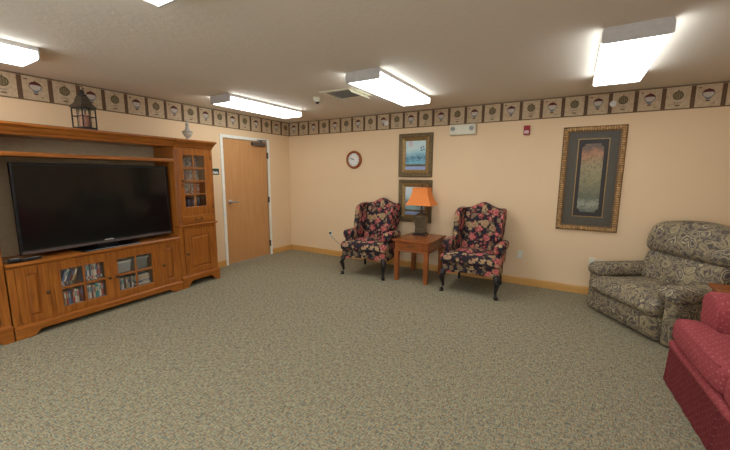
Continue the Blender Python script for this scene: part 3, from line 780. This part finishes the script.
for zi, (z, nm) in enumerate(((.965, 'bottom shelf'), (1.21, 'second shelf up'), (1.385, 'third shelf up'), (1.55, 'top shelf'))):
    seqs = [['navy', 'grey', 'black', 'tan', 'maroon', 'black', 'blue', 'maroon', 'black', 'maroon', 'tan', 'black', 'navy', 'maroon'],
            ['tan', 'tan', 'maroon', 'tan', 'grey', 'grey', 'white', 'tan', 'black', 'white', 'grey', 'maroon', 'grey', 'white'],
            ['maroon', 'white', 'tan', 'white', 'grey', 'maroon', 'grey', 'black', 'white', 'grey', 'tan', 'grey', 'white', 'black'],
            ['black', 'grey', 'maroon', 'grey', 'black', 'grey', 'navy', 'black', 'grey', 'grey', 'black', 'maroon', 'grey', 'black']]
    row(.455, .130, -.16, z, 14, (.19 if zi == 0 else .135), f'on {nm} of cabinet by door', 'disc cases in the tall cabinet', th=.021, seq=seqs[zi])

# lantern with candle, urn finial on the wall unit
ln = empty('lantern', HP(1.425, -.10, 1.9), RZ+R(14)); tag(ln, 'dark metal lantern with flared roof on top of the wall unit', 'lantern')
a = .066
m = MB(); m.box(-a-.006, a+.006, -a-.006, a+.006, 0, .03, .004); m.box(-a-.004, a+.004, -a-.004, a+.004, .205, .222)
for x in (-a, a):
    for y in (-a, a): m.box(x-.0045, x+.0045, y-.0045, y+.0045, .03, .21)
for sx in (-1, 1):
    m.box(sx*a-.003, sx*a+.003, -.003, .003, .03, .21); m.box(-.003, .003, sx*a-.003, sx*a+.003, .03, .21)
    m.box(sx*a-.004, sx*a+.004, -a, a, .128, .135); m.box(-a, a, sx*a-.004, sx*a+.004, .128, .135)
m.build('lantern_frame', M['iron'], ln)
m = MB(); m.sqlathe([(a+.012, a+.012, .218), (a+.014, a+.014, .226), (.052, .052, .262), (.045, .045, .292), (.032, .032, .330), (.026, .026, .335)]); m.build('lantern_roof', plain('weathered_roof', (86, 74, 60), .6, .3, .3, .3), ln)
m = MB(); m.lathe([(0, .33), (.036, .33), (.036, .345), (.022, .352), (.020, .385), (.012, .392), (0, .394)]); m.tube([(.018*math.cos(q), 0, .405+.018*math.sin(q)) for q in [k*math.pi/6 for k in range(13)]], .003, 6); m.build('lantern_cap', M['iron'], ln)
m = MB()
for sx in (-1, 1): m.box(sx*a-.001, sx*a+.001, -a, a, .03, .206); m.box(-a, a, sx*a-.001, sx*a+.001, .03, .206)
m.build('glass', M['glass'], ln)
cdl = MB().lathe([(0, .0305), (.040, .0305), (.040, .150), (.036, .155), (.006, .150), (0, .150)]).build('candle', plain('dusty_rose_wax', (176, 122, 104), .5)); cdl.location = HP(1.425, -.10, 1.9); tag(cdl, 'dusty rose pillar candle inside the lantern', 'candle')
MB().tube([(0, 0, .150), (.002, 0, .164)], .0018, 6).build('wick', M['black'], cdl)

ur = empty('finial_ornament', HP(.285, -.12, 1.9), RZ); tag(ur, 'pale urn shaped finial ornament on top of the tall cabinet', 'ornament')
MB().lathe([(0, 0), (.036, 0), (.036, .012), (.020, .022), (.020, .036), (.040, .055), (.052, .076), (.058, .092), (.058, .100)], n=28).build('urn', plain('pale_stone', (180, 174, 160), .55), ur)
MB().lathe([(.058, .100), (.064, .104), (.064, .114), (.050, .122), (.030, .136), (.020, .160), (.016, .186), (.022, .194), (.022, .204), (.014, .212), (.008, .255), (.0, .285)], n=28).build('spire', plain('pale_stone_cap', (160, 154, 142), .55), ur)

# ------------------------------------------------------------------ wing chairs
def make_wing_chair():
    c = empty('wing_chair', (0, 0, 0))
    fl = M['floral']
    # seat frame with a gently dipped lower edge
    m = MB(); m.rbox((-.345, -.34, .235), (.345, .33, .385), .025, 3, (10, 6, 2), lambda p, u: Vector((p.x*(1 if p.y < 0 else 1-.18*(p.y/.33)), p.y, p.z + (.035*(1-u.x*u.x) if u.z < 0 else 0))))
    m.build('seat_base', fl, c)
    # T-shaped seat cushion
    def crown(p, u): return Vector((p.x, p.y, p.z + (.035*(1-u.x*u.x)*(1-u.y*u.y) if u.z > 0 else 0)))
    m = MB()
    def tshape(p, u):
        k = .265/.365; f = max(0, min(1, (p.y+.20)/.05)); f = f*f*(3-2*f)
        return Vector((p.x*(1-f+f*k), p.y, p.z + (.04*(1-u.x*u.x)*(1-u.y*u.y) if u.z > 0 else 0)))
    m.rbox((-.362, -.375, .375), (.362, .20, .495), .045, 4, (10, 14, 3), tshape)
    m.build('seat_cushion', fl, c)
    # back with a camel hump, raked
    m = MB()
    def back(p, u):
        v = (p.z-.40)/.62; wid = .25+.03*v
        hump = .095*math.exp(-(u.x/.48)**2) + .012*u.x*u.x
        z = p.z + (hump*max(0, v) if v > 0 else 0)
        return Vector((u.x*wid, p.y + .17*v - .02*(1-u.x*u.x)*(1-(2*v-1)**2 if 0 < v < 1 else 0), z))
    m.rbox((-.30, .15, .38), (.30, .285, 1.02), .05, 4, (12, 2, 10), back)
    m.build('backrest', fl, c)
    for s in (-1, 1):
        # wing: side panel curving forward from the back
        prof = [(.30, .60), (.02, .60), (-.055, .66), (-.050, .74), (-.015, .82), (-.012, .90), (.02, .97), (.08, 1.01), (.20, 1.035), (.42, 1.045), (.40, .85)]
        # smooth outline
        def smooth(P, n=2):
            for _ in range(n):
                Q = []
                for i in range(len(P)):
                    a, b = Vector(P[i]), Vector(P[(i+1) % len(P)])
                    Q += [tuple(a*.75+b*.25), tuple(a*.25+b*.75)]
                P = Q
            return P
        m = MB(); m.prism(smooth(prof), 'x', -.032, .032, .022, 3, True)
        for v in m.bm.verts:
            v.co.x = v.co.x*1.0 + s*(.256 + .012*(v.co.z-.6)/.45 + .05*max(0, (.25-v.co.y))*.6)
        m.build('wing', fl, c, 60)
        # rolled arm on an upholstered side
        m = MB()
        def arm(p, u): return Vector((p.x, p.y, p.z - .02*max(0, u.y)))
        m.rbox((-.060, -.275, .525), (.062, .25, .660), .058, 4, (2, 8, 2), arm)
        m.rbox((-.040, -.255, .34), (.036, .28, .60), .03, 3, (2, 6, 4))
        for v in m.bm.verts: v.co.x = s*(v.co.x + .306 + .012*max(0, (v.co.z-.5)/.1))
        m.build('arm', fl, c, 60)
        # cabriole front leg
        x = s*.322; o = s
        m = MB(); m.tube([(x-o*.01, -.315, .285), (x+o*.012, -.335, .235), (x+o*.018, -.345, .19), (x+o*.006, -.335, .13), (x-o*.002, -.325, .075), (x+o*.006, -.335, .035), (x+o*.014, -.348, .02), (x+o*.014, -.348, 0)],
                         [.036, .040, .034, .025, .018, .021, .032, .028], 14)
        m.build('leg', M['ebony'], c)
        m = MB(); m.tube([(s*.27, .275, .30), (s*.275, .29, .15), (s*.285, .325, 0)], [.026, .022, .017], 10); m.build('leg', M['ebony'], c)
    return c
wc = make_wing_chair()
wc.location = (2.160, -.530, 0); wc.rotation_euler.z = R(4.2)
tag(wc, 'floral wing chair left of the wooden side table', 'armchair', 'pair of floral wing chairs')
w2 = copy_tree(wc); w2.location = (3.694, -.485, 0); w2.rotation_euler.z = R(1.0)
tag(w2, 'floral wing chair right of the wooden side table', 'armchair', 'pair of floral wing chairs')

# ------------------------------------------------------------------ side table and lamp
st = empty('side_table', (2.883, -.412, 0)); tag(st, 'square wooden side table with drawer between the floral wing chairs', 'table')
hx, hy = .272, .355
MB().box(-hx, hx, -hy, hy, .565, .588, .006).build('tabletop', M['cherX'], st)
m = MB()
for x0, x1, y0, y1 in ((-hx+.03, hx-.03, -hy+.03, -hy+.05), (-hx+.03, hx-.03, hy-.05, hy-.03), (-hx+.03, -hx+.05, -hy+.05, hy-.05), (hx-.05, hx-.03, -hy+.05, hy-.05)): m.box(x0, x1, y0, y1, .44, .565)
m.box(-hx+.014, hx-.014, -hy+.014, hy-.014, .428, .444, .004)
m.build('apron', M['cherX'], st)
dw = MB().box(-.165, .165, -hy+.022, -hy+.036, .458, .550, .004).build('drawer', M['cherX'], st)
m = MB(); y = -hy+.022
m.tube([(-.04, y, .512), (-.04, y-.014, .510), (-.025, y-.016, .496), (.025, y-.016, .496), (.04, y-.014, .510), (.04, y, .512)], .004, 8)
for q in (-.04, .04): m.lathe([(0, y-.004), (.011, y-.004), (.011, y+.001), (0, y+.001)], (q, 0, .512), 'y', 12)
m.build('drawer_pull', M['brass'], dw)
for x in (-1, 1):
    for yy in (-1, 1):
        m = MB(); cx, cy = x*(hx-.055), yy*(hy-.055); m.sqlathe([(.025, .025, 0), (.031, .031, .43)], (cx, cy, 0)); m.build('leg', M['cherZ'], st)

lp = empty('table_lamp', (2.822, -.235, .5885)); tag(lp, 'table lamp with orange bell shade on the wooden side table', 'lamp')
m = MB(); m.sqlathe([(.098, .074, 0), (.098, .074, .022), (.088, .064, .030), (.078, .056, .034)]); m.build('lamp_base', M['ebony'], lp)
mBody = plain('antiqued_pewter_body', (104, 92, 72), .25, .5, .55, .4, 40)
m = MB(); m.sqlathe([(.066, .050, .034), (.074, .056, .045), (.074, .056, .10), (.068, .052, .11), (.072, .054, .13), (.080, .060, .22), (.092, .066, .270), (.092, .066, .286), (.078, .056, .302), (.046, .038, .318), (.028, .026, .334)]); m.build('lamp_body', mBody, lp)
m = MB(); m.lathe([(.026, .330), (.018, .345), (.020, .370), (.012, .385), (.012, .47), (0, .47)], n=16); m.build('lamp_neck', M['brass'], lp)
def m_shade():
    t = NT('orange_shade'); v = t.coord((1, 1, .06)); n = t.noise(v, 160, 2)
    c = t.ramp(n.outputs[0], [(.3, lin((226, 128, 62))), (.7, lin((240, 146, 76)))])
    t.b.inputs['Subsurface Weight'].default_value = 0
    return t.fin(c, .7, .25)
m = MB(); n = 8
prof = []
for k in range(n+1):
    v = k/n; f = (1-v)**1.9
    prof.append((.112+.085*f, .084+.070*f, .452+.255*v))
m.sqlathe(prof)
shade = m.build('lamp_shade', m_shade(), lp, 0)
for f in shade.data.polygons: f.use_smooth = False
m = MB(); m.lathe([(0, .71), (.010, .712), (.006, .725), (.012, .738), (.006, .752), (0, .756)], n=12); m.build('finial', M['brass'], lp)

# ------------------------------------------------------------------ recliner
ra = math.atan2(-.817, .577)
rc = empty('recliner', (5.225+.817*.40, -.906+.577*.40, 0), ra); tag(rc, 'overstuffed taupe paisley recliner against the back wall', 'recliner')
pz = M['paisley']; F0 = -.40          # local y of the front
m = MB(); m.rbox((-.40, F0+.10, .0), (.40, .32, .34), .03, 3, (4, 4, 3)); m.build('base', pz, rc)
m = MB()
def foot(p, u): return Vector((p.x, p.y - (.028*(1-u.x*u.x*.6)*(1-u.z*u.z) if u.y < 0 else 0) + .022*(1-(p.z-.02)/.26), p.z))
m.rbox((-.385, F0-.005, .012), (.385, F0+.10, .235), .035, 4, (8, 2, 5), foot); m.build('footrest', pz, rc)
m = MB()
def seat(p, u):
    k = .335/.388; f = max(0, min(1, (p.y-(F0+.10))/.06)); f = f*f*(3-2*f)
    return Vector((p.x*(1-f+f*k), p.y - (.03*(1-u.z*u.z) if u.y < 0 else 0), p.z + (.035*(1-u.x*u.x)*(1-u.y*u.y) if u.z > 0 else 0) - (.03 if u.y < -.8 and u.z > 0 else 0)*(-u.y-.8)/.2))
m.rbox((-.388, F0-.035, .225), (.388, .26, .405), .07, 4, (10, 12, 3), seat); m.build('seat_cushion', pz, rc)
for s in (-1, 1):
    m = MB()
    def panel(p, u): return Vector((p.x, p.y, p.z))
    m.rbox((.392, F0+.03, .008), (.515, .36, .44), .035, 3, (3, 6, 5), panel)
    for v in m.bm.verts: v.co.x *= s
    ap = m.build('arm', pz, rc, 60)
    m = MB()
    def pad(p, u): return Vector((p.x, p.y, p.z + .015*(1-u.x*u.x) - .02*max(0, -u.y-.7)))
    m.rbox((.325, F0+.0, .385), (.535, .32, .525), .065, 4, (4, 10, 2), pad)
    for v in m.bm.verts: v.co.x *= s
    m.build('arm_pad', pz, ap, 60)
def lean(p, y0, z0, k): return Vector((p.x, p.y + (p.z-z0)*k, p.z))
m = MB(); m.rbox((-.36, .22, .30), (.36, .36, .90), .05, 3, (6, 2, 6), lambda p, u: lean(p, 0, .40, .26)); m.build('backrest', pz, rc)
m = MB()
def lumbar(p, u): return lean(Vector((p.x, p.y - (.035*(1-u.x*u.x)*(1-u.z*u.z) if u.y < 0 else 0), p.z)), 0, .40, .26)
m.rbox((-.40, .09, .37), (.40, .27, .71), .07, 4, (10, 2, 8), lumbar); m.build('back_cushion', pz, rc)
m = MB()
def head(p, u):
    q = Vector((p.x*(1-.06*max(0, u.z)), p.y - (.05*(1-u.x*u.x*.7)*(1-u.z*u.z) if u.y < 0 else 0), p.z - .05*u.x*u.x*max(0, u.z)))
    return lean(q, 0, .40, .26)
m.rbox((-.43, .065, .675), (.43, .335, 1.04), .10, 5, (12, 3, 8), head); m.build('head_cushion', pz, rc)

# ------------------------------------------------------------------ red sofa
sa = math.atan2(-.997, .08)
so = empty('sofa', (5.415+.08*.765, -1.889-.997*.765, 0), sa); tag(so, 'burgundy dotted skirted sofa at the right photo edge', 'sofa')
rf = M['red']; HL = .765
m = MB(); m.rbox((-HL+.01, .02, .06), (HL-.01, .86, .32), .02, 2, (4, 4, 2)); m.build('frame', rf, so)
# skirt with corner and centre pleats
def skirt(path, closed=False):
    m = MB(); rows = []
    for z, fl in ((.008, .010), (.10, .005), (.22, 0), (.275, -.003)):
        rows.append([m.bm.verts.new((x + nx*fl, y + ny*fl, z)) for x, y, nx, ny in path])
    for a, b in zip(rows, rows[1:]):
        for i in range(len(path)-1): m._f([a[i], a[i+1], b[i+1], b[i]], True)
    return m
path = [(-HL-.004, .86, -1, 0), (-HL-.004, .45, -1, 0), (-HL-.004, .03, -1, 0), (-HL+.012, .016, 0, 0), (-HL+.004, -.004, 0, -1)]
nn = 16
for i in range(1, nn): path.append((-HL+(HL-.03)*i/nn, -.004+.003*math.sin(i*1.9), 0, -1))
path += [(-.022, -.006, 0, -1), (-.004, .022, 0, 0), (.004, .022, 0, 0), (.022, -.006, 0, -1)]
for i in range(1, nn): path.append((.03+(HL-.03)*i/nn, -.004+.003*math.sin(i*1.7), 0, -1))
path += [(HL-.004, -.004, 0, -1), (HL-.012, .016, 0, 0), (HL+.004, .03, 1, 0), (HL+.004, .45, 1, 0), (HL+.004, .86, 1, 0)]
sk = skirt(path); g = sk.bm
ret = bmesh.ops.solidify(g, geom=list(g.faces), thickness=.006)
sk.build('skirt', rf, so, 50)
m = MB(); m.rbox((-HL-.002, -.014, .262), (HL+.002, .10, .322), .024, 3, (6, 2, 1)); m.build('front_rail', rf, so)
for s in (-1, 1):
    # rolled arm, set back from the seat front
    prof = [(HL-.20, .30), (HL-.195, .55), (HL-.205, .61), (HL-.19, .66), (HL-.15, .70), (HL-.09, .718), (HL-.02, .710), (HL+.035, .676), (HL+.055, .63), (HL+.045, .575), (HL+.015, .535), (HL-.003, .49), (HL-.003, .30)]
    m = MB(); m.prism([(s*x, z) for x, z in prof], 'y', .150, .84, .022, 3, True); am = m.build('arm', rf, so, 50)
    # T cushion, ear wraps in front of the arm
    y0, y1, ye = -.005, .62, .155
    out = [(.006, y0), (HL-.01, y0), (HL-.004, ye-.01), (HL-.19, ye), (HL-.205, y1), (.006, y1)]
    m = MB()
    def tc(p, u):
        k = (HL-.21)/(HL-.008); f = max(0, min(1, (p.y-.12)/.04)); f = f*f*(3-2*f)
        q = (p.x-.004)/(HL-.008)
        return Vector((s*(.004+(p.x-.004)*(1-f+f*k)), p.y - (.022*(1-u.x**4) if u.y < -.8 else 0), p.z + (.022*(1-u.x*u.x)*(1-u.y*u.y) if u.z > 0 else 0)))
    m.rbox((.004, y0, .322), (HL-.004, y1, .500), .062, 5, (8, 20, 3), tc); cu = m.build('seat_cushion', rf, so, 75)
    pp = [(s*x, y, .482) for x, y in ((.05, y0+.002), (.2, y0-.012), (HL-.2, y0-.010), (HL-.06, y0+.004), (HL-.022, y0+.03), (HL-.014, ye-.06))]
    MB().tube(pp, .006, 8).build('piping', rf, cu)
    m = MB()
    def bc(p, u): return Vector((p.x, p.y - (.05*(1-u.x*u.x)*(1-u.z*u.z) if u.y < 0 else 0) + (p.z-.47)*.22, p.z))
    xs = sorted((s*.008, s*(HL-.21))); m.rbox((xs[0], .50, .485), (xs[1], .68, .86), .07, 4, (8, 2, 8), bc); m.build('back_cushion', rf, so)
m = MB(); m.rbox((-HL+.01, .66, .30), (HL-.01, .88, .84), .05, 3, (6, 2, 6), lambda p, u: Vector((p.x, p.y+(p.z-.47)*.1, p.z))); m.build('backrest', rf, so)

# corner end table behind the sofa arm
et = empty('end_table', (6.005, -1.42, 0)); tag(et, 'brown wooden end table in the gap between recliner and red sofa', 'table')
MB().box(-.26, .26, -.20, .22, .585, .612, .006).build('tabletop', M['cherX'], et)
m = MB()
for x0, x1, y0, y1 in ((-.235, .235, -.175, -.155), (-.235, .235, .175, .195), (-.235, -.215, -.155, .175), (.215, .235, -.155, .175)): m.box(x0, x1, y0, y1, .50, .585)
m.build('apron', M['cherX'], et)
for x in (-.21, .21):
    for y in (-.15, .17): MB().sqlathe([(.018, .018, 0), (.026, .026, .50)], (x, y, 0)).build('leg', M['cherZ'], et)

# ------------------------------------------------------------------ camera, world, view
f_px = 344.987; pitch, yaw, roll = .144801, .540325, .00615954
Fv = Vector((-math.sin(yaw)*math.cos(pitch), math.cos(yaw)*math.cos(pitch), -math.sin(pitch)))
Rv = Vector((math.cos(yaw), math.sin(yaw), 0)); Uv = Rv.cross(Fv)
R2 = Rv*math.cos(roll)+Uv*math.sin(roll); U2 = -Rv*math.sin(roll)+Uv*math.cos(roll)
cam = bpy.data.cameras.new('camera'); cam.sensor_width = 36; cam.lens = f_px/730*36; cam.clip_start = .02
co = bpy.data.objects.new('camera', cam); COL.objects.link(co)
mw = Matrix((R2, U2, -Fv)).transposed().to_4x4(); mw.translation = Vector((4.72618, -5.03463, 1.47743))
co.matrix_world = mw; scene.camera = co
wd = bpy.data.worlds.new('world'); scene.world = wd; wd.use_nodes = True
wd.node_tree.nodes['Background'].inputs[0].default_value = (.86, .94, 1, 1); wd.node_tree.nodes['Background'].inputs[1].default_value = 2.9
scene.view_settings.view_transform = 'Standard'; scene.view_settings.look = 'None'
scene.view_settings.gamma = 1; scene.view_settings.use_curve_mapping = False
scene.view_settings.exposure = 0.82
scene.cycles.max_bounces = 12; scene.cycles.diffuse_bounces = 8; scene.cycles.transparent_max_bounces = 16
